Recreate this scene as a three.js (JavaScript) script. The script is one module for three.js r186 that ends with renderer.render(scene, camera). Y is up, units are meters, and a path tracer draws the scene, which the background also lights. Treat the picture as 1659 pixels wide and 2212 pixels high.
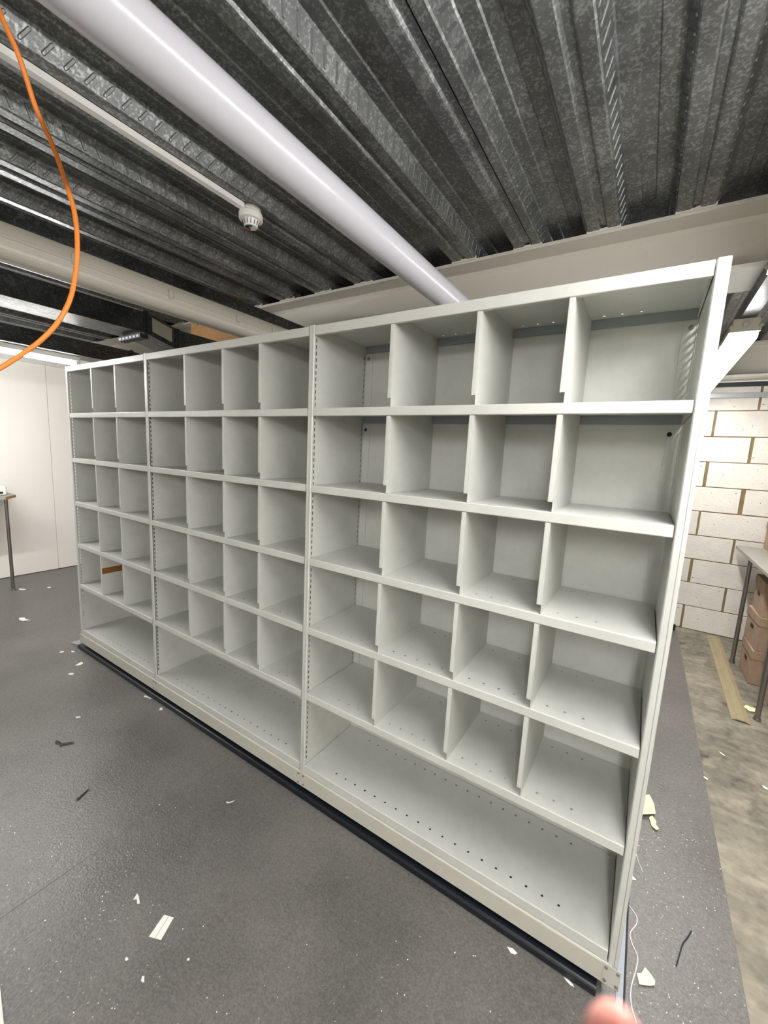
import * as THREE from 'three';
import { mergeGeometries } from 'three/addons/utils/BufferGeometryUtils.js';
import { RoundedBoxGeometry } from 'three/addons/geometries/RoundedBoxGeometry.js';
import { RectAreaLightUniformsLib } from 'three/addons/lights/RectAreaLightUniformsLib.js';
import { MarchingCubes } from 'three/addons/objects/MarchingCubes.js';

// ------------------------------------------------------------------ camera, light levels, exposure
const scene = new THREE.Scene();
const camera = new THREE.PerspectiveCamera(103.2, 1659 / 2212, 0.01, 30);
camera.position.set(2.9355, 1.2917, 1.0111);
camera.rotation.set(-0.145, 0.565, 0.0503, 'YXZ');
camera.focus = 2.6;
camera.userData.fStop = 6;
scene.add(camera);
const renderer = new THREE.WebGLRenderer({ antialias: true });
renderer.toneMapping = THREE.LinearToneMapping;
renderer.toneMappingExposure = 3.4;
renderer.shadowMap.enabled = true;
RectAreaLightUniformsLib.init();
scene.background = new THREE.Color(0x000000);
const TUBE_GLOW = 22.0;          // what the eye sees of a lit diffuser
const TUBE_LIGHT = 13.0;         // the area light just below each lit diffuser
const TUBE_COLOR = new THREE.Color(1.0, 0.99, 0.97);

// ------------------------------------------------------------------ helpers
function rng(seed) { let s = seed >>> 0; return () => { s = (s + 0x6D2B79F5) | 0; let t = Math.imul(s ^ (s >>> 15), 1 | s); t = (t + Math.imul(t ^ (t >>> 7), 61 | t)) ^ t; return ((t ^ (t >>> 14)) >>> 0) / 4294967296; }; }
const used = new Map();
function numbered(name) { const n = used.get(name) || 0; used.set(name, n + 1); return n ? name + '_' + String(n).padStart(3, '0') : name; }
function mesh(name, geometry, material, parent) {
  const m = new THREE.Mesh(geometry, material); m.castShadow = m.receiveShadow = true;
  m.name = parent ? name : numbered(name); (parent || scene).add(m); return m;
}
function tag(o, label, category, group) { o.userData = { label, category }; if (group) o.userData.group = group; return o; }
function thing(name, label, category, pos = [0, 0, 0], turn = 0, group) {
  const o = new THREE.Group(); o.name = numbered(name); o.position.set(...pos); o.rotation.y = turn; scene.add(o); return tag(o, label, category, group);
}
function structure(name) { const o = new THREE.Group(); o.name = name; o.userData.kind = 'structure'; scene.add(o); return o; }
function flat(g) { return g.index ? g.toNonIndexed() : g; }
function merge(list) { return mergeGeometries(list.map(g => { const n = flat(g); for (const k of Object.keys(n.attributes)) if (!['position', 'normal', 'uv'].includes(k)) n.deleteAttribute(k); return n; })); }
function boxUV(g0, s = 1) {          // uv in metres, chosen by the facing of each triangle
  const g = flat(g0), p = g.attributes.position, uv = new Float32Array(p.count * 2);
  const a = new THREE.Vector3(), b = new THREE.Vector3(), c = new THREE.Vector3();
  for (let i = 0; i < p.count; i += 3) {
    a.fromBufferAttribute(p, i); b.fromBufferAttribute(p, i + 1); c.fromBufferAttribute(p, i + 2);
    const n = b.clone().sub(a).cross(c.clone().sub(a)), x = Math.abs(n.x), y = Math.abs(n.y), z = Math.abs(n.z);
    [a, b, c].forEach((v, k) => { const j = (i + k) * 2; if (y >= x && y >= z) { uv[j] = v.x / s; uv[j + 1] = v.z / s; } else if (x >= z) { uv[j] = v.z / s; uv[j + 1] = v.y / s; } else { uv[j] = v.x / s; uv[j + 1] = v.y / s; } });
  }
  g.setAttribute('uv', new THREE.BufferAttribute(uv, 2)); return g;
}
function box(x0, x1, y0, y1, z0, z1, r = 0) {
  const w = x1 - x0, h = y1 - y0, d = z1 - z0;
  const g = r > 0 ? new RoundedBoxGeometry(w, h, d, 1, Math.min(r, w / 2.01, h / 2.01, d / 2.01)) : new THREE.BoxGeometry(w, h, d);
  g.translate((x0 + x1) / 2, (y0 + y1) / 2, (z0 + z1) / 2); return boxUV(g);
}
function shapeOf(pts) { const s = new THREE.Shape(); pts.forEach(([x, y], i) => i ? s.lineTo(x, y) : s.moveTo(x, y)); s.closePath(); return s; }
// profile given in (z, y), run along x
function extrudeX(pts, x0, x1) { const g = new THREE.ExtrudeGeometry(shapeOf(pts.map(([z, y]) => [-z, y])), { depth: x1 - x0, bevelEnabled: false }); g.rotateY(Math.PI / 2); g.translate(x0, 0, 0); return boxUV(g); }
// profile given in (x, y), run along z
function extrudeZ(pts, z0, z1) { const g = new THREE.ExtrudeGeometry(shapeOf(pts), { depth: z1 - z0, bevelEnabled: false }); g.translate(0, 0, z0); return boxUV(g); }
// outline given in (x, z), lying flat between y0 and y1
function slabXZ(pts, y0, y1) { const g = new THREE.ExtrudeGeometry(shapeOf(pts.map(([x, z]) => [x, -z])), { depth: y1 - y0, bevelEnabled: false }); g.rotateX(-Math.PI / 2); g.translate(0, y0, 0); return boxUV(g); }
function arc(cx, cy, r, a0, a1, n) { const out = []; for (let i = 0; i <= n; i++) { const a = (a0 + (a1 - a0) * i / n) * Math.PI / 180; out.push([cx + r * Math.cos(a), cy + r * Math.sin(a)]); } return out; }
function rod(a, b, r, seg = 12) {
  const A = new THREE.Vector3(...a), B = new THREE.Vector3(...b), d = B.clone().sub(A), g = new THREE.CylinderGeometry(r, r, d.length(), seg);
  g.applyQuaternion(new THREE.Quaternion().setFromUnitVectors(new THREE.Vector3(0, 1, 0), d.clone().normalize())); g.translate(...A.add(B).multiplyScalar(0.5).toArray()); return g;
}

// ------------------------------------------------------------------ procedural textures
function tileNoise(size, cells, seed) {      // tileable value noise, 0..1
  const r = rng(seed), v = new Float32Array(cells * cells).map(() => r()), out = new Float32Array(size * size);
  for (let y = 0; y < size; y++) for (let x = 0; x < size; x++) {
    const fx = x / size * cells, fy = y / size * cells, ix = Math.floor(fx), iy = Math.floor(fy);
    let tx = fx - ix, ty = fy - iy; tx = tx * tx * (3 - 2 * tx); ty = ty * ty * (3 - 2 * ty);
    const x1 = (ix + 1) % cells, y1 = (iy + 1) % cells;
    out[y * size + x] = (v[iy * cells + ix] * (1 - tx) + v[iy * cells + x1] * tx) * (1 - ty) + (v[y1 * cells + ix] * (1 - tx) + v[y1 * cells + x1] * tx) * ty;
  }
  return out;
}
function fbm(size, cells, octaves, seed, gain = 0.5) {
  const out = new Float32Array(size * size); let amp = 1, sum = 0;
  for (let o = 0; o < octaves; o++) { const n = tileNoise(size, Math.min(size, cells << o), seed + o * 17); for (let i = 0; i < out.length; i++) out[i] += n[i] * amp; sum += amp; amp *= gain; }
  for (let i = 0; i < out.length; i++) out[i] /= sum; return out;
}
function texture(size, fn, srgb, metres) {
  const d = new Uint8Array(size * size * 4);
  for (let i = 0; i < size * size; i++) { const c = fn(i, i % size, Math.floor(i / size)); for (let k = 0; k < 3; k++) d[i * 4 + k] = Math.max(0, Math.min(255, c[k])); d[i * 4 + 3] = 255; }
  const t = new THREE.DataTexture(d, size, size); t.wrapS = t.wrapT = THREE.RepeatWrapping; t.magFilter = THREE.LinearFilter; t.minFilter = THREE.LinearMipmapLinearFilter; t.generateMipmaps = true;
  if (srgb) t.colorSpace = THREE.SRGBColorSpace; t.repeat.set(1 / metres, 1 / metres); t.needsUpdate = true; return t;
}
const clamp = (x, a = 0, b = 1) => Math.max(a, Math.min(b, x));
const M = {};
{ // galvanised sheet: mottled zinc spangle
  const n = 1024, a = fbm(n, 110, 3, 11, 0.62), b = fbm(n, 9, 4, 23), c = fbm(n, 240, 2, 37), e = fbm(n, 30, 3, 29);
  const k = i => clamp((a[i] - 0.5 + 0.35 * (e[i] - 0.5)) * 5) * 0.7 + c[i] * 0.3;
  const zinc = (lo, hi) => texture(n, i => { const t = k(i), d = lo + (hi - lo) * t + 40 * (b[i] - 0.5); return [d * 0.975, d * 0.99, d * 0.985]; }, true, 0.62);
  const rough = texture(n, i => { const t = k(i); return [0, 255 * (0.46 - 0.1 * t + 0.2 * (b[i] - 0.5)), 255]; }, false, 0.62);
  M.deck = new THREE.MeshStandardMaterial({ map: zinc(112, 172), roughnessMap: rough, roughness: 1, metalness: 0.78, side: THREE.DoubleSide });
  M.galv = new THREE.MeshStandardMaterial({ map: zinc(92, 150), roughnessMap: rough, roughness: 0.9, metalness: 0.85 });
  M.galvDark = new THREE.MeshStandardMaterial({ map: zinc(70, 112), roughnessMap: rough, roughness: 0.85, metalness: 0.85 });
  M.galvBright = new THREE.MeshStandardMaterial({ color: 0xb9bfc4, roughness: 0.35, metalness: 0.8 });
}
{ // grey safety vinyl with glittering grains
  const n = 1024, r = rng(5), a = fbm(n, 300, 2, 41), b = fbm(n, 6, 5, 43), spec = new Float32Array(n * n), tx = new Float32Array(n * n), ty = new Float32Array(n * n);
  for (let k = 0; k < 12000; k++) { const x = Math.floor(r() * n), y = Math.floor(r() * n), w = r() < 0.55 ? 2 : 1, sx = (r() + r() - 1) * 0.6, sy = (r() + r() - 1) * 0.6; for (let j = 0; j < w; j++) for (let i = 0; i < w; i++) { const q = ((y + j) % n) * n + (x + i) % n; spec[q] = 1; tx[q] = sx; ty[q] = sy; } }
  const map = texture(n, i => { const d = 105 + 34 * (a[i] - 0.5) + 26 * (b[i] - 0.5); return spec[i] ? [150, 150, 148] : [d, d * 0.968, d * 0.935]; }, true, 1.15);
  const orm = texture(n, i => spec[i] ? [0, 46, 150] : [0, 98 + 44 * (b[i] - 0.5), 0], false, 1.15);
  const nrm = texture(n, (i, x, y) => { if (spec[i]) return [127 + 110 * tx[i], 127 + 110 * ty[i], 220]; const gx = a[y * n + (x + 1) % n] - a[i], gy = a[((y + 1) % n) * n + x] - a[i]; return [127 - 90 * gx, 127 - 90 * gy, 250]; }, false, 1.15);
  M.vinyl = new THREE.MeshStandardMaterial({ map, roughnessMap: orm, metalnessMap: orm, roughness: 1, metalness: 1, normalMap: nrm, normalScale: new THREE.Vector2(0.8, 0.8) });
}
{ // bare concrete slab, dirty and streaked
  const n = 1024, a = fbm(n, 7, 6, 51, 0.6), b = fbm(n, 60, 3, 53), c = fbm(n, 20, 4, 57);
  const map = texture(n, (i, x, y) => { const s = a[(y * n + ((x * 3 + y) % n))], st = a[(((y * 5) % n) * n + x)], d = 132 + 70 * (a[i] - 0.5) + 40 * (b[i] - 0.5) + 60 * (st - 0.5) - 60 * clamp((c[i] - 0.58) * 5) * clamp((s - 0.42) * 3); return [d, d * 0.95, d * 0.84]; }, true, 1.4);
  const bump = texture(n, i => { const d = 255 * (0.5 * b[i] + 0.5 * c[i]); return [d, d, d]; }, false, 1.4);
  M.concrete = new THREE.MeshStandardMaterial({ map, roughness: 0.62, bumpMap: bump, bumpScale: 0.004 });
}
{ // painted blockwork, a few tones, with pits
  const n = 512, a = fbm(n, 9, 5, 61), b = fbm(n, 70, 2, 63);
  const bump = texture(n, i => { const d = 255 * (0.35 * a[i] + 0.65 * b[i]); return [d, d, d]; }, false, 0.5);
  M.block = [0, 1, 2].map(k => new THREE.MeshStandardMaterial({ roughness: 0.8, bumpMap: bump, bumpScale: 0.002, map: texture(n, i => { const j = (i + k * 50021) % (n * n), d = 226 - k * 4 + 20 * (a[j] - 0.5), pit = b[j] > 0.86 && a[j] > 0.53 ? 0.45 : 1; return [d * pit, d * 0.974 * pit, d * 0.935 * pit]; }, true, 0.6) }));
  M.mortar = new THREE.MeshStandardMaterial({ roughness: 0.95, bumpMap: bump, bumpScale: 0.004, map: texture(256, i => { const d = 128 + 90 * (a[(i * 3) % (n * n)] - 0.5); return [d, d * 0.86, d * 0.63]; }, true, 0.4) });
  M.beam = new THREE.MeshStandardMaterial({ color: 0xc9c5bb, roughness: 0.55, bumpMap: texture(n, i => { const d = 255 * a[i]; return [d, d, d]; }, false, 0.5), bumpScale: 0.003 });
  M.filler = new THREE.MeshStandardMaterial({ color: 0xd5d0c8, roughness: 0.85, bumpMap: bump, bumpScale: 0.002 });
  M.board = new THREE.MeshStandardMaterial({ color: 0xf3efe8, roughness: 0.6, bumpMap: bump, bumpScale: 0.0008 });
  M.plaster = new THREE.MeshStandardMaterial({ color: 0xd9d4ca, roughness: 0.8 });
  // powder coated shelving, faintly dusty
  const dirt = texture(n, i => { const d = 252 - 9 * clamp((a[i] - 0.5) * 3) - 6 * b[i]; return [d, d, d * 0.99]; }, true, 0.9);
  M.shelf = new THREE.MeshPhysicalMaterial({ color: 0xcccdc9, map: dirt, roughness: 0.42, side: THREE.DoubleSide });
  M.rearLip = new THREE.MeshStandardMaterial({ color: 0x868d8e, roughness: 0.5 });
  M.kick = new THREE.MeshPhysicalMaterial({ color: 0xc6c4ba, map: dirt, roughness: 0.4 });
  M.cardboard = new THREE.MeshStandardMaterial({ roughness: 0.9, map: texture(n, (i, x, y) => { const d = 164 + 30 * (a[i] - 0.5) + 5 * Math.sin(x * 0.75); return [d, d * 0.855, d * 0.72]; }, true, 0.4) });
  M.chipboard = new THREE.MeshStandardMaterial({ roughness: 0.85, map: texture(n, i => { const d = 176 + 44 * (b[i] - 0.5) + 30 * (a[i] - 0.5); return [d, d * 0.76, d * 0.5]; }, true, 0.25) });
  M.wood = new THREE.MeshStandardMaterial({ roughness: 0.6, map: texture(n, (i, x, y) => { const g = a[((y >> 4) * n + x) % (n * n)], d = 162 + 50 * (g - 0.5) + 16 * (b[i] - 0.5); return [d, d * 0.915, d * 0.72]; }, true, 0.3) });
  M.tableTop = new THREE.MeshStandardMaterial({ color: 0x9d9992, roughness: 0.45, map: dirt });
  M.pvc = new THREE.MeshPhysicalMaterial({ roughness: 0.24, color: 0xc6c5cd, map: texture(n, (i, x, y) => { let d = 250; if (x % 256 > 120 && x % 256 < 124 && b[(y >> 2) * n] > 0.55 && a[i] > 0.5) d -= 70; return [d, d, d]; }, true, 0.5) });
}
M.bumper = new THREE.MeshStandardMaterial({ color: 0x10151d, roughness: 0.38 });
M.dark = new THREE.MeshStandardMaterial({ color: 0x17191b, roughness: 0.6 });
M.trunkDark = new THREE.MeshStandardMaterial({ color: 0x3c4145, roughness: 0.55, metalness: 0.6 });
M.steelBolt = new THREE.MeshStandardMaterial({ color: 0x9c9a92, roughness: 0.35, metalness: 0.8 });
M.slotShade = new THREE.MeshStandardMaterial({ color: 0x565855, roughness: 0.7 });  // dark grey standing in for shade inside the hollow uprights
M.lidSteel = new THREE.MeshStandardMaterial({ color: 0xc9ccce, roughness: 0.45, metalness: 0.3 });
M.railGrey = new THREE.MeshStandardMaterial({ color: 0x9aa0aa, roughness: 0.6, metalness: 0.2 });
M.chrome = new THREE.MeshStandardMaterial({ color: 0x8d8a87, roughness: 0.28, metalness: 0.9 });
M.white = new THREE.MeshStandardMaterial({ color: 0xe6e3de, roughness: 0.45 });
M.gloss = new THREE.MeshPhysicalMaterial({ color: 0xf0eeea, roughness: 0.25 });
M.grp = new THREE.MeshStandardMaterial({ color: 0xa9a699, roughness: 0.55 });
M.diffuserOff = new THREE.MeshPhysicalMaterial({ color: 0xb4b0a5, roughness: 0.35 });
M.diffuserOn = new THREE.MeshStandardMaterial({ color: 0xffffff, emissive: TUBE_COLOR, emissiveIntensity: TUBE_GLOW, roughness: 0.4 });
M.orange = new THREE.MeshStandardMaterial({ color: 0xff9440, roughness: 0.5 });
M.paper = new THREE.MeshStandardMaterial({ color: 0xecebe4, roughness: 0.8, side: THREE.DoubleSide });
M.yellowPaper = new THREE.MeshStandardMaterial({ color: 0xeeeec0, roughness: 0.8, side: THREE.DoubleSide });
M.tape = new THREE.MeshStandardMaterial({ color: 0x8a5a2c, roughness: 0.35 });
M.labelPatch = new THREE.MeshStandardMaterial({ color: 0xb9b3a6, roughness: 0.6 });

// ------------------------------------------------------------------ the setting
const XL = -1.815, XR = 4.7, ZB = -2.992, ZF = 3.4, H = 2.17;   // room faces and underside of the deck's troughs
const PITCH = 0.2808, trough = k => 2.129 + PITCH * k;
{
  const f = structure('floor');
  mesh('concrete_slab', box(XL - 0.2, XR + 0.2, -0.2, -0.003, ZB - 0.2, ZF + 0.2), M.concrete, f);
  const xs = [XL, -0.38, 1.62, 3.3];
  for (let i = 0; i < 3; i++) mesh('vinyl_sheet', box(xs[i] + 0.0005, xs[i + 1] - 0.0005, -0.003, 0, i === 2 ? -2.86 : ZB, ZF, 0.0008), M.vinyl, f);
  const wl = structure('wall_left');
  const zs = [ZB, -1.75, -0.548, 0.65, 1.85, ZF];
  for (let i = 0; i < 5; i++) mesh('wall_panel', box(XL - 0.03, XL, 0.004, H, zs[i] + 0.0015, zs[i + 1] - 0.0015, 0.001), M.board, wl);
  mesh('wall_core', box(XL - 0.2, XL - 0.031, -0.1, H + 0.3, ZB - 0.2, ZF + 0.2), M.plaster, wl);
  mesh('wall_trunking', box(XL, XL + 0.022, 1.928, 1.966, ZB + 0.01, ZF - 0.01, 0.002), M.white, wl);
  const wr = structure('wall_right'); mesh('wall_core', box(XR, XR + 0.2, -0.1, H + 0.3, ZB - 0.2, ZF + 0.2), M.plaster, wr);
  const wf = structure('wall_front'); mesh('wall_core', box(XL - 0.2, XR + 0.2, -0.1, H + 0.3, ZF, ZF + 0.2), M.plaster, wf);
  // blockwork at the far end: every block its own piece in recessed mortar
  const wb = structure('wall_back');
  mesh('mortar_bed', box(XL - 0.2, XR + 0.2, -0.1, H + 0.3, ZB - 0.25, ZB - 0.006), M.mortar, wb);
  const L = 0.4752, CH = 0.1922, r = rng(71);
  const shapes = [0, 1, 2].map(v => { const g = new RoundedBoxGeometry(L - 0.015 - v * 0.003, CH - 0.0055 - v * 0.001, 0.06, 1, 0.003); return boxUV(g); });
  for (let c = 0; c < 11; c++) for (let i = 0; i < 15; i++) {
    const x = 3.329 + (c % 2 ? 0.2376 : 0) + (i - 11) * L + L / 2; if (x - L / 2 < XL - 0.1 || x + L / 2 > XR + 0.35) continue;
    const m = mesh('block', shapes[Math.floor(r() * 3)], M.block[Math.floor(r() * 3)], wb);
    m.position.set(x + (r() - 0.5) * 0.008, c * CH + CH / 2 + (r() - 0.5) * 0.002, ZB - 0.03 + (r() - 0.5) * 0.002);
  }
}
// composite deck ceiling: three-trough sheets with swaged webs, lapped at the joints
{
  const ceil = structure('ceiling');
  mesh('concrete_slab', box(XL - 0.2, XR + 0.2, H + 0.062, H + 0.3, ZB - 0.2, ZF + 0.2), M.concrete, ceil);
  const hw = 0.0535, run = 0.022, dp = 0.045, rad = 0;
  const prof = [];                       // one pitch, from a trough's centre to the next
  const half = [[-0.0165, 0], [-0.0125, 0.002], [-0.0075, 0.009], [0.0095, 0.009], [0.0145, 0.002], [0.0185, 0]];
  function sheet(k0, k1, xa, xb) {
    const pts = [];
    for (let k = k0; k <= k1; k++) {
      const c = trough(k);
      pts.push([c - hw - run - 0.003, dp + 0.0005], [c - hw - run + 0.0008, dp - 0.003], [c - hw - 0.0014, 0.0036], [c - hw + 0.0028, 0], ...half.map(([x, y]) => [c + x, y]), [c + hw - 0.0028, 0], [c + hw + 0.0014, 0.0036], [c + hw + run - 0.0008, dp - 0.003], [c + hw + run + 0.003, dp + 0.0005]);
      const m = c + PITCH / 2; pts.push([m - 0.022, dp], [m - 0.018, dp + 0.004], [m + 0.018, dp + 0.004], [m + 0.022, dp]);
    }
    const inside = pts.filter(([x]) => x > xa && x < xb);
    const edge = x => { for (let i = 1; i < pts.length; i++) if (pts[i][0] >= x) { const [p, q] = [pts[i - 1], pts[i]], t = (x - p[0]) / (q[0] - p[0]); return [x, p[1] + (q[1] - p[1]) * t]; } return [x, dp]; };
    const all = [edge(xa), ...inside, edge(xb)];
    const pos = [], uv = []; let u = 0; const z0 = ZB, z1 = ZF;
    for (let i = 1; i < all.length; i++) {
      const [ax, ay] = all[i - 1], [bx, by] = all[i], l = Math.hypot(bx - ax, by - ay), ay2 = H + ay, by2 = H + by;
      pos.push(ax, ay2, z0, bx, by2, z0, bx, by2, z1, ax, ay2, z0, bx, by2, z1, ax, ay2, z1);
      uv.push(u, z0, u + l, z0, u + l, z1, u, z0, u + l, z1, u, z1); u += l;
    }
    const g = new THREE.BufferGeometry(); g.setAttribute('position', new THREE.Float32BufferAttribute(pos, 3)); g.setAttribute('uv', new THREE.Float32BufferAttribute(uv, 2)); g.computeVertexNormals();
    const m = mesh('deck_sheet', g, M.deck, ceil);
    // swages pressed into the webs: small raised bars, leaning one way on one web and the other on the next
    const bar = (() => { const s = new THREE.Shape(); s.moveTo(-0.0145, -0.0026); s.absarc(0.0145, 0, 0.0026, -Math.PI / 2, Math.PI / 2, false); s.absarc(-0.0145, 0, 0.0026, Math.PI / 2, Math.PI * 1.5, false); return flat(new THREE.ExtrudeGeometry(s, { depth: 0.0004, bevelEnabled: true, bevelThickness: 0.0024, bevelSize: 0.0018, bevelSegments: 1, curveSegments: 3 })); })();
    const list = [];
    for (let k = k0; k <= k1; k++) for (const side of [1, -1]) {
      if (side < 0 && k < 2) continue;
      const c = trough(k) + side * (hw + run * 0.5); if (c < xa || c > xb) continue;
      const lean = ((k % 3) + 3) % 3 === 0 || ((k % 3) + 3) % 3 === 2 ? -1 : 1;
      const up = new THREE.Vector3(side * run, dp, 0).normalize(), out = new THREE.Vector3(side * dp, -run, 0).normalize();
      const along = up.clone().multiplyScalar(0.86).add(new THREE.Vector3(0, 0, (k === 0 || k === 2 || k === -3 ? 1 : -1) * 0.5)).normalize(), across = out.clone().cross(along).normalize();
      const base = new THREE.Matrix4().makeBasis(along, across, out);
      for (let z = -1.5; z < 1.0; z += 0.0435) { const b = bar.clone(); b.applyMatrix4(base); b.translate(c, H + dp * 0.5, z + 0.004 * k); list.push(b); }
    }
    if (list.length) { const e = mesh('pressed_swage', merge(list), M.deck, m); e.userData.kind = 'stuff'; }
  }
  for (let s = -5; s <= 3; s++) { const k0 = 1 + 3 * s, xa = Math.max(XL, trough(k0) + 0.0215), xb = Math.min(XR, trough(k0 + 3) + 0.0185); if (xa < xb) sheet(k0, k0 + 3, xa, xb); }
}
// painted steel beam across the room, and the one at the block wall
function iBeam(name, z0, z1, x0, x1, yb, yt) {
  const f = 0.013, w = (z0 + z1) / 2, t = 0.006, r = 0.012;
  const P = [[z0, yb], [z1, yb], [z1, yb + f], [w + t + r, yb + f], [w + t, yb + f + r], [w + t, yt - f - r], [w + t + r, yt - f], [z1, yt - f], [z1, yt], [z0, yt], [z0, yt - f], [w - t - r, yt - f], [w - t, yt - f - r], [w - t, yb + f + r], [w - t - r, yb + f], [z0, yb + f]];
  const g = structure(name); mesh('steel_section', extrudeX(P, x0, x1), M.beam, g); return g;
}
{
  const b = iBeam('beam_middle', -1.065, -0.832, XL, XR, 1.955, H - 0.0005);
  const r = rng(83);                     // filler squeezed out where each trough bears on the flange
  for (let k = -14; k <= 5; k++) {
    const c = trough(k), pts = []; const n = 9;
    for (let i = 0; i <= n; i++) pts.push([c - 0.058 + 0.116 * i / n, H - 0.004 - 0.002 * r()]);
    for (let i = n; i >= 0; i--) pts.push([c - 0.056 + 0.114 * i / n, H + 0.0015 + 0.006 * r() * (i === n ? 2.4 : 1)]);
    mesh('filler_smear', extrudeZ(pts, -0.834, -0.8255 + 0.004 * r()), M.filler, b);
  }
  iBeam('beam_back', -2.975, -2.78, XL, XR, 1.94, H - 0.0005);
}

// ------------------------------------------------------------------ the mobile shelving
const T = 1.679, LV = [1.4238, 1.173, 0.9202, 0.6695, 0.4181], BASE = 0.1279, DEP = -0.287;
const UP = [[0.131, 0.1535], [0.967, 0.9885], [1.978, 2.0], [3.0, 3.022]];
const BAYS = [[0.1535, 0.967, [0.4461, 0.6974]], [0.9885, 1.978, [1.2892, 1.5405, 1.7493]], [2.0, 3.0, [2.2983, 2.5508, 2.7614]]];
{
  const S = thing('mobile_shelving', 'long pale grey steel pigeonhole shelving unit of three bays standing on a black bumper base', 'shelving', [0, 0, 0]);
  const P = (name, g, m = M.shelf, parent = S) => mesh(name, g, m, parent);
  // perforated side skins
  const skin = (() => {
    const s = shapeOf([[0.003, 0.04], [0.2885, 0.04], [0.2885, T], [0.003, T]]);
    for (const zc of [0.0115, 0.2765]) for (let y = 0.15; y < T - 0.03; y += 0.02) { const h = new THREE.Path(); h.moveTo(zc - 0.0025, y); h.lineTo(zc - 0.0025, y + 0.0122); h.lineTo(zc + 0.0025, y + 0.0122); h.lineTo(zc + 0.0025, y); s.holes.push(h); }
    const g = new THREE.ExtrudeGeometry(s, { depth: 0.001, bevelEnabled: false }); g.rotateY(Math.PI / 2); return boxUV(g);   // local x along depth becomes -z
  })();
  for (const [a, b] of UP) {
    const u = new THREE.Group(); u.name = 'upright_frame'; S.add(u);
    const w = b - a, rr = 0.0022;
    const post = [[b - rr, 0.0005], [b, -rr], [b, -0.007], [b - 0.0012, -0.007], [b - 0.0012, -rr - 0.001], [a + 0.0012, -rr - 0.001], [a + 0.0012, -0.007], [a, -0.007], [a, -rr], [a + rr, 0.0005], [(a + b) / 2 + 0.0035, 0.0005], [(a + b) / 2 + 0.0028, -0.0005], [(a + b) / 2 + 0.0021, 0.0005]].map(([x, z]) => [x, z]);
    P('front_post', slabXZ([...post].reverse(), 0.095, T + 0.0015), M.shelf, u);
    for (const x of a < 0.5 ? [b - 0.001] : a > 2.9 ? [a] : [a, b - 0.001]) { const k = P('side_skin', skin, M.shelf, u); k.position.x = x; }
    if (a > 0.5 && a < 2.9) P('slot_shade_filler', box(a + 0.0035, b - 0.0035, 0.05, T - 0.004, -0.282, -0.0075), M.slotShade, u);  // dark filler added so the slots look shaded from outside
    P('rear_post', box(a < 0.5 ? a : a - 0.03, a > 2.9 ? b : b + 0.03, 0.04, T - 0.003, DEP - 0.0005, DEP + 0.0018, 0.0006), M.shelf, u);
  }
  const hole = (s, x, z) => { const h = new THREE.Path(); h.absarc(x, z, 0.0036, 0, Math.PI * 2, true); s.holes.push(h); };
  function shelf(name, x0, x1, y, st, last) {
    const s = shapeOf([[x0, 0.0124], [x1, 0.0124], [x1, -DEP - 0.002], [x0, -DEP - 0.002]]);
    const n = Math.round((x1 - x0 - 0.2) / 0.0421), x00 = (x0 + x1) / 2 - (n - 1) / 2 * 0.0421 ;
    for (let i = 0; i < n; i++) { hole(s, x00 + i * 0.0421, 0.040); hole(s, x00 + i * 0.0421, 0.2505); }
    const plate = new THREE.ExtrudeGeometry(s, { depth: 0.0013, bevelEnabled: false, curveSegments: 6 }); plate.rotateX(-Math.PI / 2); plate.translate(0, y - 0.0013, 0);
    const rr = 0.0022, e = 0.0012;
    const lip = extrudeX([[-0.0125, y], [-rr, y], [-rr * 0.3, y - rr * 0.3], [0, y - rr], [0, y - st + rr], [-rr * 0.3, y - st + rr * 0.3], [-rr, y - st], [-0.0125, y - st], [-0.0125, y - st + e], [-rr, y - st + e], [-e, y - st + rr], [-e, y - rr], [-rr, y - e], [-0.0125, y - e]], x0, x1);
    
    const ends = [box(x0, x0 + 0.0012, y - 0.024, y - 0.0005, DEP + 0.012, -0.002), box(x1 - 0.0012, x1, y - 0.024, y - 0.0005, DEP + 0.012, -0.002)];
    const m = P(name, merge([boxUV(plate), lip, ...ends]));
    mesh('rear_lip', box(x0, x1, y - 0.025, y - 0.0014, DEP + 0.003, DEP + 0.0115, 0.001), M.rearLip, m);
    return m;
  }
  const g = 0.0022;
  for (let i = 0; i < 3; i++) {
    const [x0, x1, ds] = BAYS[i], tops = [T, ...LV];
    shelf('top_shelf', x0 + g, x1 - g, T, 0.0288);
    for (const y of LV) shelf('shelf', x0 + g, x1 - g, y, 0.0252);
    shelf('base_shelf', x0 + g, x1 - g, BASE, 0.0305);
    P('back_panel', box(x0 + 0.002, x1 - 0.002, 0.1, T - 0.004, DEP - 0.003, DEP - 0.0008), M.shelf);
    for (let r = 0; r < 5; r++) {
      const top = tops[r], low = tops[r + 1], drop = r ? 0.0262 : 0.0298, h0 = low + 0.0003;
      const plate = (() => { const s = shapeOf([[0.0004, h0], [0.2755, h0], [0.2845, h0], [0.2845, top - 0.0262], [0.2735, top - 0.0262], [0.2735, top - 0.0035], [0.0135, top - 0.0035], [0.0135, top - drop], [0.0004, top - drop]]); const q = new THREE.ExtrudeGeometry(s, { depth: 0.0012, bevelEnabled: false }); q.rotateY(Math.PI / 2); return boxUV(q); })();
      for (const c of ds) {
        const d = plate.clone(); d.translate(c - 0.0012, 0, 0);
        const yb = h0 + 0.0225, yt = top - drop, f = box(c - 0.0128, c - 0.0013, yb, yt, -0.0125, -0.0002, 0.0016);
        P('divider', merge([boxUV(d), f]));
      }
    }
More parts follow.
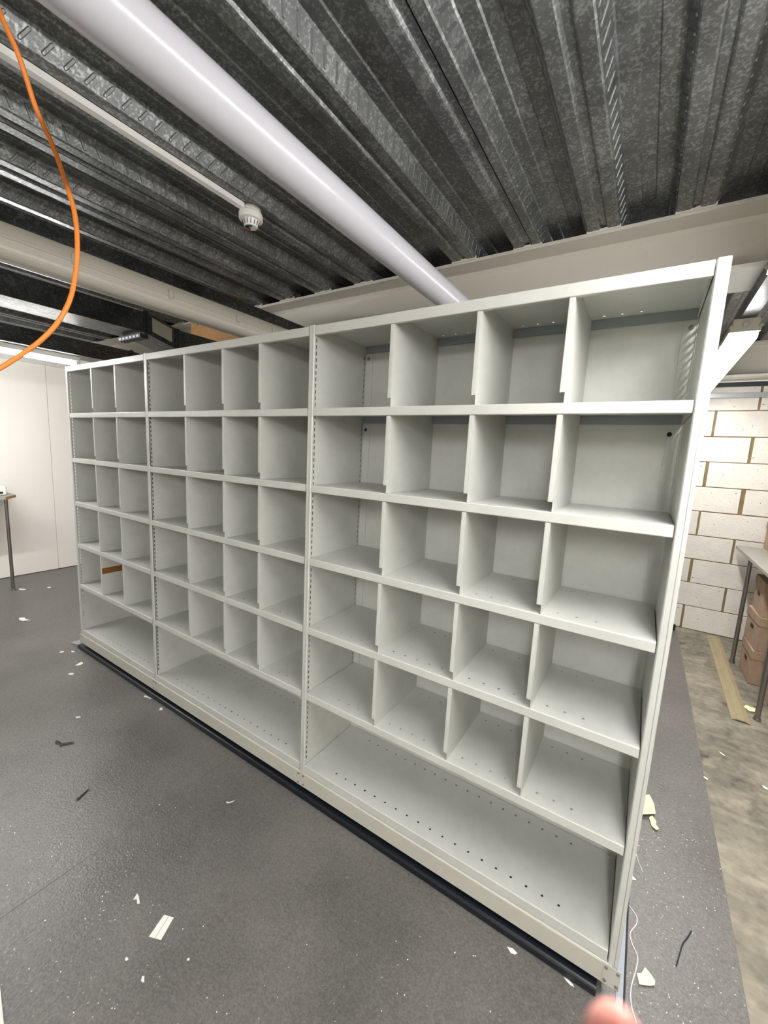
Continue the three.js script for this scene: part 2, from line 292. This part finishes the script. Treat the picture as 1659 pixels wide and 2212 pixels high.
    // kick plate, and the black bumper strip in front of it
    const k = [[-0.02, 0.0395], [0.003, 0.0395], [0.003, 0.0925], [0.0015, 0.0955], [-0.001, 0.0968], [-0.02, 0.0968]];
    P('kick_plate', extrudeX(k, x0 - 0.010, x1 + 0.010), M.kick);
    const bx = [[0.112, 0.9766], [0.9782, 1.9885], [1.9901, 2.985]][i];
    P('bumper_strip', extrudeX([[-0.03, 0.0006], [0.0135, 0.0006], [0.0152, 0.003], [0.0155, 0.019], [0.0132, 0.0228], [0.009, 0.0242], [-0.03, 0.0262]], bx[0], bx[1]), M.bumper);
  }
  for (const [a, b] of UP) {             // joint plates with four bolts each at the foot of every upright
    const x0 = a - 0.0075, x1 = b + 0.0075, br = P('joint_plate', box(x0, x1, 0.0405, 0.0972, 0.0031, 0.0046, 0.0006), M.kick);
    for (const x of [x0 + 0.006, x1 - 0.006]) for (const y of [0.052, 0.0885]) { const h = new THREE.CylinderGeometry(0.0034, 0.0038, 0.003, 8); h.rotateX(Math.PI / 2); h.translate(x, y, 0.006); mesh('bolt', h, M.steelBolt, br); }
  }
  for (const [x, y] of [[2.012, 1.636], [2.987, 1.636], [2.012, 1.375], [2.975, 1.375]]) { const h = new THREE.SphereGeometry(0.006, 10, 6); h.scale(1, 1, 0.6); h.translate(x, y, DEP + 0.0028); P('bolt', h, y > 1.5 ? M.steelBolt : M.dark); }  // lower pair: dark domes standing in for the shade of open holes
  // aluminium ramp at the far end of the guide
  const w = new THREE.BufferGeometry(); { const p = [[-0.002, 0.001, 0.0145], [-0.002, 0.001, -0.034], [0.111, 0.001, 0.0145], [0.111, 0.001, -0.034], [0.111, 0.0235, 0.0145], [0.111, 0.0235, -0.034]], t = [[0, 2, 4], [1, 5, 3], [0, 4, 5], [0, 5, 1], [0, 1, 3], [0, 3, 2], [2, 3, 5], [2, 5, 4]]; w.setAttribute('position', new THREE.Float32BufferAttribute(t.flat().flatMap(i => p[i]), 3)); w.computeVertexNormals(); }
  const ra = P('end_ramp', boxUV(w), M.galvBright); ra.userData.label = 'bare metal wedge at the far end of the bumper';
  const tp = P('packing_tape', boxUV(new THREE.BoxGeometry(0.0006, 0.034, 0.104).translate(0.4466, 0.556, -0.054)), M.tape); tp.userData.label = 'strip of brown packing tape on a divider';
}
// metal guide strip let into the floor beside the open end of the shelving
{
  const t = thing('floor_track', 'thin metal guide strip on the floor along the near end of the shelving', 'floor track');
  mesh('rail', box(3.0275, 3.043, 0.0002, 0.0035, -0.7, 0.028, 0.0008), M.railGrey, t);
  mesh('gap_shade_strip', box(3.0436, 3.0475, 0.0002, 0.005, -0.7, 0.02, 0.0008), M.dark, t);  // dark strip standing in for the shaded gap beside the rail
}

// ------------------------------------------------------------------ services under the ceiling
{
  const t = thing('drain_pipe', 'large white plastic drain pipe running overhead the length of the ceiling', 'pipe', [2.194, 1.911, 0]);
  const g = new THREE.CylinderGeometry(0.0466, 0.0466, ZF - ZB, 48, 1, true); g.rotateX(Math.PI / 2); g.translate(0, 0, (ZF + ZB) / 2);
  const uv = g.attributes.uv; for (let i = 0; i < uv.count; i++) uv.setXY(i, uv.getX(i) * 0.29, uv.getY(i) * (ZF - ZB));
  mesh('pipe_wall', g, M.pvc, t);
}
{
  const t = thing('mini_trunking', 'slim white plastic cable conduit fixed to the ceiling and ending at the smoke detector', 'conduit');
  mesh('conduit_body', box(1.565, 1.587, H - 0.0178, H - 0.0002, -0.06, ZF - 0.01, 0.0015), M.gloss, t);
  mesh('conduit_lid', box(1.5645, 1.5875, H - 0.0188, H - 0.0140, -0.06, ZF - 0.01, 0.001), M.gloss, t);
}
{
  const t = thing('smoke_detector', 'round white smoke detector with a coloured underside on the ceiling deck', 'smoke detector', [1.574, H, -0.0985]);
  const lathe = (pts) => new THREE.LatheGeometry(pts.map(([r, y]) => new THREE.Vector2(r, y)), 40);
  mesh('mounting_base', lathe([[0.0001, -0.0003], [0.037, -0.0003], [0.0375, -0.016], [0.036, -0.0175]]), M.white, t);
  mesh('housing', lathe([[0.036, -0.0165], [0.0425, -0.018], [0.0435, -0.021], [0.0435, -0.037], [0.0415, -0.0405], [0.0345, -0.0415], [0.0315, -0.043]]), M.gloss, t);
  const cone = mesh('sensor_cage', lathe([[0.0315, -0.043], [0.0245, -0.0625], [0.0225, -0.0645], [0.0001, -0.0648]]), M.gloss, t);
  for (let i = 0; i < 14; i++) { const a = i / 14 * Math.PI * 2, s = new RoundedBoxGeometry(0.0022, 0.016, 0.0025, 1, 0.0008); s.rotateX(0.34); s.translate(0, -0.052, 0.0286); s.rotateY(a); mesh('vent_slot', s, M.trunkDark, cone); }
  const dot = (name, color, a0, a1, r0, r1) => { const s = new THREE.Shape(); s.absarc(0, 0, r1, a0, a1, false); s.absarc(0, 0, r0, a1, a0, true); const g = new THREE.ExtrudeGeometry(s, { depth: 0.0006, bevelEnabled: false }); g.rotateX(Math.PI / 2); g.translate(0, -0.0648, 0); mesh(name, g, new THREE.MeshStandardMaterial({ color, roughness: 0.4 }), t); };
  dot('red_marking', 0xa01838, 2.5, 3.75, 0.004, 0.018); dot('blue_marking', 0x191848, 1.6, 2.5, 0.006, 0.021); dot('green_marking', 0x146055, 0.35, 1.6, 0.006, 0.021);
}
// luminaires: moulded body, rounded diffuser, toggle clips, end caps with a cable gland
function luminaire(label, x, z0, z1, lit, clipsAt, y = 1.857) {
  const t = thing('batten_luminaire', label, 'light fitting', [x, y, 0], 0), hw = 0.0475;
  mesh('body', extrudeZ([[-hw, 0], [hw, 0], [hw, 0.009], [0.0445, 0.0105], [0.0415, 0.044], [-0.0415, 0.044], [-0.0445, 0.0105], [-hw, 0.009]], z0, z1), M.grp, t);
  const dp = [[hw - 0.003, 0], ...arc(0.014, -0.022, 0.0305, 0, -90, 6), ...arc(-0.014, -0.022, 0.0305, -90, -180, 6), [-hw + 0.003, 0]];
  mesh('diffuser', extrudeZ(dp.reverse(), z0 + 0.014, z1 - 0.014), lit ? (lit === 1 ? M.diffuserOn : Object.assign(M.diffuserOn.clone(), { emissiveIntensity: TUBE_GLOW * lit })) : M.diffuserOff, t);
  for (const [z, s] of [[z0, -1], [z1, 1]]) {
    const c = mesh('end_cap', extrudeZ([[-hw - 0.001, -0.008], [hw + 0.001, -0.008], [hw + 0.001, 0.008], [0.036, 0.043], [-0.036, 0.043], [-hw - 0.001, 0.008]], Math.min(z - s * 0.012, z + s * 0.004), Math.max(z - s * 0.012, z + s * 0.004)), M.grp, t);
    const gl = new THREE.TorusGeometry(0.0105, 0.003, 8, 20); gl.translate(0, 0.02, z + s * 0.005); mesh('cable_gland', gl, M.grp, c);
    for (const sx of [-1, 1]) { const k = new THREE.SphereGeometry(0.0085, 12, 8); k.translate(sx * 0.046, 0.013, z + s * 0.002); mesh('screw_boss', k, M.grp, c); }
  }
  for (const z of clipsAt) for (const sx of [-1, 1]) mesh('clip', box(sx * 0.0475 - 0.004, sx * 0.0475 + 0.004, -0.008, 0.024, z - 0.008, z + 0.008, 0.002), M.grp, t);
  if (lit) {
    const l = new THREE.RectAreaLight(TUBE_COLOR, TUBE_LIGHT * (0.8 * lit + 0.6), 0.07, z1 - z0 - 0.06); l.position.set(0, -0.056, (z0 + z1) / 2); l.rotation.x = -Math.PI / 2; t.add(l);
  }
  return t;
}
luminaire('unlit grey strip light fitting with side clips under the galvanised rail above the left bays', 1.237, -0.98, 0.57, 0, [0.371, 0.05, -0.265, -0.475, -0.8]);
luminaire('glowing strip light fitting seen beyond the open end of the shelving by the block wall', 3.205, -2.76, -1.225, 0.4, [-1.5, -2.0, -2.5]);
luminaire('glowing strip light whose tip shows at the right edge above the shelving end', 3.205, -0.612, 0.92, 0.6, [-0.58, -0.2, 0.3]);
{ // bare tube batten hung under the far trunking
  const t = thing('tube_batten', 'bare glowing fluorescent tube under the wide trunking by the white wall at the far left', 'light fitting', [-0.482, 1.8455, 0]), z0 = -0.31, z1 = 1.24;
  mesh('batten_body', box(-0.03, 0.014, -0.032, -0.0005, z0, z1, 0.003), M.white, t);
  const tube = mesh('tube', rod([0, -0.05, z0 + 0.03], [0, -0.05, z1 - 0.03], 0.0135, 20), Object.assign(M.diffuserOn.clone(), { emissiveIntensity: TUBE_GLOW * 1.9 }), t);
  for (const z of [z0 + 0.014, z1 - 0.014]) mesh('lamp_holder', box(-0.012, 0.012, -0.066, -0.03, z - 0.013, z + 0.013, 0.003), M.white, t);
  const l = new THREE.RectAreaLight(TUBE_COLOR, TUBE_LIGHT * 2.6, 0.025, z1 - z0 - 0.08); l.position.set(0, -0.066, (z0 + z1) / 2); l.rotation.x = -Math.PI / 2; t.add(l);
}
luminaire('unseen strip light fitting added on the right-hand rail behind the viewpoint for frontal light', 3.205, 1.53, 3.06, 1.15, [1.8, 2.5]);  // unseen fitting, added to light the shelf fronts and back panels
function lightingRail(label, x, z0, z1) {
  const t = thing('lighting_rail', label, 'lighting rail');
  mesh('channel', box(x - 0.0255, x + 0.0255, 1.9015, 1.9545, z0, z1, 0.0015), M.galvDark, t);
  mesh('hanger', box(x - 0.028, x + 0.028, 1.9, 1.9565, z0 + 0.3, z0 + 0.33, 0.001), M.galv, t);
  return t;
}
lightingRail('galvanised channel rail carrying the unlit strip light over the left bays', 1.2405, -2.7, 3.3);
lightingRail('galvanised channel rail carrying the glowing strip light at right of the shelving', 3.2075, -2.9, 3.3);
// galvanised cable trunking with a cranked offset below the beam
function trunking(label, x, zj, drop) {
  const w = 0.204, h = 0.107, y1 = 1.9535, y0 = y1 - h, t = thing('cable_trunking', label, 'cable trunking');
  const run = 0.17, z2 = zj - run;
  mesh('straight_length', box(x - w, x, y0, y1 - 0.004, zj, 3.3, 0.001), M.galvDark, t);
  mesh('lid', box(x - w - 0.0015, x + 0.0015, y1 - 0.0045, y1, zj, 3.3, 0.0008), M.lidSteel, t);
  const crank = (g) => { const p = g.attributes.position; for (let i = 0; i < p.count; i++) if (p.getZ(i) < zj - run / 2) p.setY(i, p.getY(i) - drop); g.computeVertexNormals(); return g; };
  mesh('crank_piece', crank(boxUV(new THREE.BoxGeometry(w, h, run).translate(x - w / 2, y0 + h / 2, zj - run / 2))), M.galvDark, t);
  const patch = mesh('cover_plate', crank(boxUV(new THREE.BoxGeometry(0.0016, 0.07, run * 0.62).translate(x + 0.0008, y0 + h * 0.55, zj - run / 2))), M.labelPatch, t);
  { const p = patch.geometry.attributes.position; for (let i = 0; i < p.count; i++) { const z = p.getZ(i), f = (zj - z) / run; p.setY(i, p.getY(i) + (z < zj - run / 2 ? drop : 0) - drop * f); } patch.geometry.computeVertexNormals(); }
  mesh('straight_length', box(x - w, x, y0 - drop, y1 - drop, -1.9, z2, 0.001), M.galvDark, t);
  for (const [z, d] of [[zj, 0], [z2, drop]]) for (const s of [0.007, -0.007]) mesh('joint_flange', box(x - w - 0.004, x + 0.004, y0 - d - 0.004, y1 - d + 0.004, z + s - 0.005, z + s + 0.005, 0.001), M.trunkDark, t);
  return t;
}
trunking('wide galvanised cable trunking with a cranked joint above the second bay', 0.66, -0.176, 0.045);
trunking('wide galvanised cable trunking passing above the far left bay', -0.415, -0.625, 0.03);
{
  const t = thing('support_strut', 'short slotted metal strut hung below the cranked cable trunking', 'strut', [0.575, 1.812, -0.15]);
  mesh('channel', box(-0.115, 0.115, 0, 0.0215, -0.0205, 0.0205, 0.001), M.trunkDark, t);
  for (let i = 0; i < 6; i++) { mesh('slot', box(-0.103 + i * 0.036, -0.081 + i * 0.036, 0.005, 0.0155, 0.0200, 0.0209, 0.0004), M.lidSteel, t); }  // pale pads: light showing through the slots, put into the colour
  for (const x of [-0.1, 0.07]) mesh('threaded_rod', rod([x, 0.01, 0], [x, 0.0338, 0], 0.004, 8), M.steelBolt, t);
}
{
  const t = thing('packing_board', 'tan chipboard panel fixed against the painted beam over the second bay', 'board', [0, 0, 0]);
  mesh('panel', box(0.047, 0.62, 1.968, H - 0.003, -0.824, -0.814, 0.001), M.chipboard, t);
  mesh('screw', new THREE.CylinderGeometry(0.004, 0.004, 0.002, 8).rotateX(Math.PI / 2).translate(0.13, 2.125, -0.8135), M.dark, t);
}
{
  const t = thing('wall_conduit', 'dark metal rail fixed along the top of the block wall', 'conduit'); mesh('rail', box(2.2, XR - 0.01, 1.9, 1.936, -2.985, -2.95, 0.002), M.trunkDark, t); mesh('top_edge', box(2.2, XR - 0.01, 1.929, 1.9385, -2.986, -2.9485, 0.0015), M.white, t);
  const c = thing('wall_channel', 'bright galvanised channel fixed to the block wall below the dark rail', 'channel'); mesh('channel_face', box(2.2, XR - 0.01, 1.82, 1.8555, -2.99, -2.955, 0.002), M.galvBright, c);
}
// orange cable looping down from the ceiling
{
  const pts = [[1.80, 2.168, 0.70], [1.735, 2.175, 0.668], [1.6815, 2.160, 0.634], [1.6534, 2.1268, 0.6009], [1.6379, 2.0415, 0.5674], [1.6496, 1.9825, 0.5463], [1.6759, 1.8974, 0.5323], [1.7008, 1.8321, 0.5278], [1.7161, 1.7607, 0.5305], [1.7217, 1.6831, 0.5403], [1.7299, 1.6128, 0.5592], [1.7232, 1.5538, 0.5857], [1.7071, 1.5084, 0.6157], [1.6892, 1.4822, 0.6375], [1.6645, 1.4396, 0.6785], [1.62, 1.39, 0.74], [1.57, 1.37, 0.82], [1.53, 1.40, 0.90], [1.50, 1.50, 0.97], [1.49, 1.8, 1.02], [1.49, 2.168, 1.04]].map(p => new THREE.Vector3(...p));
  const c = mesh('orange_cable', new THREE.TubeGeometry(new THREE.CatmullRomCurve3(pts), 160, 0.0053, 10), M.orange); tag(c, 'bright orange cable hanging in a loop from the ceiling at left', 'cable');
}

// ------------------------------------------------------------------ tables, boxes and the machine at left
{
  const t = thing('work_table', 'grey topped table on thin metal legs against the block wall at right', 'table');
  mesh('table_top', box(3.561, 4.3, 0.722, 0.745, -2.885, -1.32, 0.004), M.tableTop, t);
  for (const [x, z] of [[3.583, -2.485], [3.583, -1.735], [4.27, -2.485], [4.27, -1.735]]) { const l = mesh('leg', rod([x, 0.012, z], [x, 0.722, z], 0.0125, 16), M.chrome, t); mesh('foot', new THREE.CylinderGeometry(0.015, 0.017, 0.012, 16).translate(x, 0.006, z), M.chrome, l); }
}
{
  const t = thing('side_table', 'grey topped table with a chipped brown edge beside the white wall', 'table');
  const o = [[-1.343, 1.2], [-1.343, -0.075], [-1.478, -0.175], [-1.79, -0.175], [-1.79, 1.2]];
  mesh('table_top', slabXZ(o, 0.768, 0.79), M.tableTop, t);
  const dx = -1.478 + 1.343, dz = -0.1, l = Math.hypot(dx, dz), e = new THREE.BoxGeometry(l * 0.98, 0.0195, 0.002); e.rotateY(Math.atan2(-dz, dx)); e.translate(-1.4105 + 0.0006, 0.779, -0.1255 - 0.0009); const ed = mesh('bare_edge', boxUV(e), M.chipboard, t); ed.userData.label = 'raw brown chipboard edge';
  for (const [x, z] of [[-1.39, -0.088], [-1.75, 0.14], [-1.39, 1.1], [-1.75, 1.1]]) { const g = mesh('leg', rod([x, 0.01, z], [x, 0.768, z], 0.0118, 16), M.chrome, t); mesh('foot', new THREE.CylinderGeometry(0.016, 0.021, 0.01, 16).translate(x, 0.005, z), M.chrome, g); }
  const p = thing('desk_machine', 'white desktop machine with a small black socket on the side table', 'machine', [-1.555, 0.79, 0.08]);
  mesh('casing', box(-0.09, 0.09, 0, 0.074, -0.2, 0.15, 0.012), M.white, p);
  mesh('socket', box(0.0885, 0.0915, 0.014, 0.032, -0.175, -0.145, 0.001), M.dark, p);
}
function archiveBox(label, x, y, z, turn = 0, w = 0.36, h = 0.212, d = 0.27) {
  const t = thing('archive_box', label, 'cardboard box', [x, y, z], turn);
  mesh('carton', box(0, w, 0, h - 0.05, -d, 0, 0.002), M.cardboard, t);
  mesh('lid', box(-0.004, w + 0.004, h - 0.055, h - 0.001, -d - 0.004, 0.004, 0.003), M.cardboard, t);
  mesh('hand_hole', box(-0.0012, 0.004, h * 0.48, h * 0.60, -d * 0.62, -d * 0.38, 0.0005), M.dark, t);
  mesh('flap_seam', box(w * 0.3, w * 0.7, h * 0.50, h * 0.62, 0.0005, 0.0012), M.dark, t);
  return t;
}
archiveBox('brown cardboard box at the foot of the stack beneath the table', 3.615, 0.0, -2.19);
archiveBox('brown cardboard box in the middle of the stack beneath the table', 3.622, 0.212, -2.19, 0.04);
archiveBox('brown cardboard box topping the stack just under the grey tabletop', 3.618, 0.424, -2.2, -0.03);
archiveBox('low brown cardboard box beside the nearer metal table leg', 3.665, 0.0, -1.86, 0.0);
archiveBox('brown cardboard box lying over the low box by the nearer table leg', 3.67, 0.212, -1.86, 0.03);
archiveBox('tan cardboard box standing on the grey table by the block wall', 3.716, 0.745, -2.58, 0.0, 0.4, 0.2, 0.33);
{
  const t = thing('threshold_strip', 'long yellowish wooden threshold strip lying on the bare concrete floor', 'wood strip');
  const g = extrudeZ([[-0.039, 0], [-0.039, 0.003], [-0.018, 0.012], [0.016, 0.013], [0.039, 0.004], [0.039, 0], [0.015, 0.0065], [-0.017, 0.0065]], -0.635, 0.635);
  const m = mesh('strip', g, M.wood, t); t.position.set(3.519, -0.0028, -2.29); t.rotation.y = -0.018;
  const b = tag(mesh('door_stop', box(3.255, 3.285, 0, 0.045, -2.9, -2.872, 0.004), M.dark), 'small black block at the foot of the block wall', 'block');
}

// ------------------------------------------------------------------ litter on the floor
function scrap(name, label, category, mat, pts, h, group, curl = 0) {     // torn outline in (x, z), thin, a little curled
  const cx = pts.reduce((a, p) => a + p[0], 0) / pts.length, cz = pts.reduce((a, p) => a + p[1], 0) / pts.length;
  const s = shapeOf(pts.map(([x, z]) => [x - cx, -(z - cz)])), g = flat(new THREE.ExtrudeGeometry(s, { depth: 0.0006, bevelEnabled: false, curveSegments: 4 })); g.rotateX(-Math.PI / 2);
  const p = g.attributes.position; for (let i = 0; i < p.count; i++) { const x = p.getX(i), z = p.getZ(i); p.setY(i, p.getY(i) + curl * (x * x + 0.4 * z * z + 0.5 * x * z)); } g.computeVertexNormals();
  const m = mesh(name, boxUV(g), mat); m.position.set(cx, h, cz); return tag(m, label, category, group);
}
function shard(cx, cz, r, seed, stretch = 1, ang = 0) { const R = rng(seed), out = [], n = 7; for (let i = 0; i < n; i++) { const a = i / n * Math.PI * 2, q = r * (0.55 + 0.6 * R()), x = Math.cos(a) * q * stretch, z = Math.sin(a) * q; out.push([cx + x * Math.cos(ang) - z * Math.sin(ang), cz + x * Math.sin(ang) + z * Math.cos(ang)]); } return out; }
{
  const t = thing('label_strip', 'white paper label backing lying alone on the grey floor in front of the shelving', 'paper', [1.989, 0, 0.5273], 0);
  const o = [[1.9653, 0.5088], [1.9934, 0.4976], [2.0157, 0.5448], [1.9829, 0.5586]].map(([x, z]) => [x - 1.989, z - 0.5273]);
  mesh('backing', slabXZ([...o].reverse(), 0.0003, 0.0012), M.paper, t);
  const k = (a, b, f) => [o[a][0] + (o[b][0] - o[a][0]) * f, o[a][1] + (o[b][1] - o[a][1]) * f];
  mesh('peel_line', slabXZ([k(0, 1, 0.47), k(0, 1, 0.53), k(3, 2, 0.53), k(3, 2, 0.47)].reverse(), 0.0012, 0.0014), M.labelPatch, t);
}
const W = M.paper, Y = M.yellowPaper, D = M.dark;
scrap('paper_scrap', 'thin white torn paper spike just above the white label backing', 'paper scrap', W, [[1.8501, 0.5225], [1.862, 0.524], [1.883, 0.5317], [1.878, 0.5365], [1.865, 0.531], [1.858, 0.5375]], 0.0008, null, 0.3);
scrap('paper_scrap', 'tiny white paper scrap below the white label backing', 'paper scrap', W, [[2.0519, 0.6104], [2.056, 0.6075], [2.067, 0.6135], [2.064, 0.6165], [2.057, 0.616]], 0.0008);
scrap('paper_scrap', 'curly white paper shaving in the middle of the bare floor', 'paper scrap', W, [[1.795, 0.1862], [1.797, 0.181], [1.804, 0.178], [1.809, 0.169], [1.8155, 0.1638], [1.813, 0.171], [1.807, 0.181], [1.8, 0.187]], 0.002, null, 20);
scrap('black_scrap', 'crumpled black tape scrap on the floor toward the white wall', 'tape scrap', D, [[0.955, 0.412], [0.972, 0.404], [0.985, 0.403], [1.022, 0.369], [1.026, 0.378], [1.004, 0.408], [1.006, 0.418], [0.99, 0.411], [0.968, 0.421]], 0.0012, null, 4);
scrap('black_scrap', 'narrow black tape scrap standing out on the glittering floor', 'tape scrap', D, [[1.337, 0.4434], [1.343, 0.441], [1.353, 0.462], [1.362, 0.486], [1.352, 0.489], [1.345, 0.463]], 0.0012, null, 4);
scrap('paper_scrap', 'small oval white paper scrap before the black tape scraps', 'paper scrap', W, shard(0.8484, 0.2925, 0.008, 3, 1.6, -0.7), 0.0008);
scrap('paper_scrap', 'white paper sliver touching the bumper beside the first bumper joint', 'paper scrap', W, [[0.915, 0.026], [0.925, 0.022], [0.945, 0.0215], [0.968, 0.0185], [0.966, 0.024], [0.94, 0.028], [0.925, 0.034]], 0.0008);
scrap('paper_scrap', 'pale paper flake on the floor past the first bumper joint', 'paper scrap', W, shard(1.087, 0.036, 0.009, 8, 1.5, 0.6), 0.0008);
scrap('paper_scrap', 'white paper chip lying before the far left bay', 'paper scrap', W, shard(0.3292, 0.0898, 0.017, 9, 1.3, 0.9), 0.0008);
scrap('paper_scrap', 'small pale chip farthest out from the far left bay', 'paper scrap', W, shard(0.4087, 0.1578, 0.011, 10, 1.6, -0.5), 0.0008);
scrap('paper_scrap', 'small white chip nearest the metal end ramp', 'paper scrap', W, shard(0.1393, 0.0514, 0.01, 12, 1.6, 0.2), 0.0008);
scrap('paper_scrap', 'white chip left of the metal end ramp', 'paper scrap', W, shard(0.0925, 0.0934, 0.012, 14, 1.4, -0.4), 0.0008);
scrap('paper_scrap', 'cream paper flake on the open floor beside the white wall', 'paper scrap', W, [[-0.68, 0.075], [-0.66, 0.05], [-0.63, 0.055], [-0.575, 0.042], [-0.6, 0.078], [-0.64, 0.085]], 0.001, null, 1);
scrap('paper_scrap', 'small white scrap near the foot of the white wall', 'paper scrap', W, shard(-1.2626, -0.2886, 0.017, 16, 1.4, 0.4), 0.001);
scrap('paper_scrap', 'white sliver beside the side table leg', 'paper scrap', W, shard(-1.36, -0.135, 0.018, 18, 2.4, -0.4), 0.001);
scrap('paper_scrap', 'white dot of paper left of the label backing', 'paper scrap', W, shard(1.9865, 0.6151, 0.004, 19, 1.4), 0.0007);
scrap('paper_scrap', 'white speck of paper right of the label backing', 'paper scrap', W, shard(2.1113, 0.5286, 0.0035, 20, 1.2), 0.0007);
scrap('paper_scrap', 'white paper chip close to the middle of the longest bumper strip', 'paper scrap', W, [[2.776, 0.0355], [2.79, 0.0305], [2.803, 0.0345], [2.798, 0.041], [2.788, 0.044]], 0.0008);
scrap('paper_scrap', 'white paper chip tucked against the near end of the bumper', 'paper scrap', W, [[2.914, 0.0165], [2.925, 0.0165], [2.936, 0.0195], [2.939, 0.024], [2.930, 0.0245], [2.92, 0.021]], 0.0008);
scrap('yellow_note', 'large crumpled pale yellow paper by the shelving end', 'paper scrap', Y, [[3.0635, -0.735], [3.078, -0.79], [3.088, -0.775], [3.1, -0.783], [3.115, -0.745], [3.118, -0.685], [3.09, -0.668], [3.072, -0.652], [3.075, -0.69], [3.064, -0.7]], 0.006, null, 6);
scrap('yellow_note', 'small folded yellow paper below the large crumpled one', 'paper scrap', Y, [[3.099, -0.667], [3.109, -0.683], [3.121, -0.668], [3.121, -0.65], [3.1292, -0.6314], [3.121, -0.620], [3.106, -0.634]], 0.003, null, 8);
scrap('yellow_note', 'creased pale yellow square beside the white string', 'paper scrap', Y, [[3.0703, -0.0975], [3.08, -0.105], [3.088, -0.1249], [3.1, -0.118], [3.1098, -0.106], [3.1085, -0.095], [3.0983, -0.087], [3.0757, -0.075]], 0.002, null, 6);
scrap('paper_scrap', 'small white scrap between the string and the crumpled yellow paper', 'paper scrap', W, shard(3.0562, -0.376, 0.0075, 22, 1.1), 0.001, null, 20);
scrap('paper_scrap', 'white scrap on the edge where vinyl meets concrete', 'paper scrap', W, shard(3.3027, -1.0507, 0.008, 24, 1.5, 0.5), 0.001);
scrap('paper_scrap', 'cream scrap out on the bare concrete', 'paper scrap', W, shard(3.506, -1.138, 0.009, 26, 1.5, 0.7), 0.0);
scrap('paper_scrap', 'thin pale sliver on the bare concrete', 'paper scrap', W, shard(3.386, -1.285, 0.0055, 28, 3.2, 0.85), 0.0);
scrap('paper_scrap', 'white scrap beside the far table leg', 'paper scrap', W, shard(3.549, -2.23, 0.013, 29, 1.3, 0.5), 0.0);
scrap('yellow_note', 'pale yellow paper at the foot of the nearer table leg', 'paper scrap', Y, [[3.545, -1.84], [3.56, -1.87], [3.585, -1.865], [3.62, -1.85], [3.6, -1.82], [3.565, -1.805]], 0.0, null, 2);
function string(name, label, mat, pts, r, cat = 'string') { const c = new THREE.CatmullRomCurve3(pts.map(([x, z]) => new THREE.Vector3(x, r + 0.0003, z))); tag(mesh(name, new THREE.TubeGeometry(c, 60, r, 6), mat), label, cat); }
string('white_string', 'long white string wriggling along the floor beside the shelving end', W, [[3.0393, -0.285], [3.052, -0.272], [3.0665, -0.256], [3.068, -0.235], [3.053, -0.194], [3.057, -0.172], [3.0711, -0.143], [3.069, -0.11], [3.06, -0.065], [3.0584, -0.041], [3.062, -0.0134], [3.072, 0.01]], 0.0012);
string('white_string', 'short white string nearer the crumpled yellow paper', W, [[3.0585, -0.5004], [3.066, -0.46], [3.0816, -0.4167]], 0.0011);
string('black_wire', 'short bent black wire on the vinyl by the creased yellow square', D, [[3.1989, -0.3026], [3.189, -0.278], [3.176, -0.25], [3.166, -0.212], [3.1575, -0.1782]], 0.0016, 'wire');
tag(mesh('white_card', slabXZ([[1.45, 0.7427], [1.95, 0.8343], [1.93, 1.15], [1.45, 1.1]].reverse(), 0.0003, 0.004), M.white), 'white card lying on the floor at the bottom left corner', 'card');

// ------------------------------------------------------------------ the photographer's fingertip at the lens
{
  const N = 56, S = 0.066, c = new THREE.Vector3(2.9710, 1.1814, 0.9807);
  const J = [[2.9474, 1.1997, 0.9536, 0.0104], [2.9507, 1.1907, 0.9573, 0.0106], [2.9603, 1.1781, 0.9671, 0.0106], [2.9768, 1.1668, 0.9861, 0.0108], [2.9949, 1.1609, 1.0080, 0.0110]];
  const mc = new MarchingCubes(N, new THREE.MeshBasicMaterial(), true, false, 60000); mc.isolation = 0;
  const P = new THREE.Vector3(), A = new THREE.Vector3(), B = new THREE.Vector3();
  for (let k = 0; k < N; k++) for (let j = 0; j < N; j++) for (let i = 0; i < N; i++) {
    P.set((i / N * 2 - 1) * S + c.x, (j / N * 2 - 1) * S + c.y, (k / N * 2 - 1) * S + c.z); let d = 1e9;
    for (let s = 0; s < J.length - 1; s++) { A.set(...J[s]); B.set(...J[s + 1]); const ab = B.clone().sub(A), t = clamp(P.clone().sub(A).dot(ab) / ab.lengthSq()), q = P.distanceTo(A.clone().addScaledVector(ab, t)) - (J[s][3] * (1 - t) + J[s + 1][3] * t); const h = Math.max(0.003 - Math.abs(d - q), 0) / 0.003; d = Math.min(d, q) - h * h * 0.003 / 4; }
    mc.field[k * N * N + j * N + i] = -d;
  }
  mc.update();
  const n = mc.count, g = new THREE.BufferGeometry(); g.setAttribute('position', new THREE.BufferAttribute(mc.positionArray.slice(0, n * 3).map(v => v * S), 3)); g.setAttribute('normal', new THREE.BufferAttribute(mc.normalArray.slice(0, n * 3), 3));
  const t = thing('person', 'pink fingertip of the person holding the camera at the bottom edge', 'person', c.toArray());
  const skin = new THREE.MeshPhysicalMaterial({ color: 0xb2604a, roughness: 0.55 });
  mesh('finger', g, skin, t);
  const nail = new THREE.SphereGeometry(0.0046, 16, 10); nail.scale(1, 1.35, 0.28); nail.rotateX(-0.5); nail.translate(2.9422 - c.x, 1.1995 - c.y, 0.9456 - c.z); mesh('fingernail', nail, new THREE.MeshPhysicalMaterial({ color: 0xe6a698, roughness: 0.3 }), t);
}
scene.traverse(o => { if (o.isMesh) { o.castShadow = true; o.receiveShadow = true; } });
renderer.render(scene, camera);
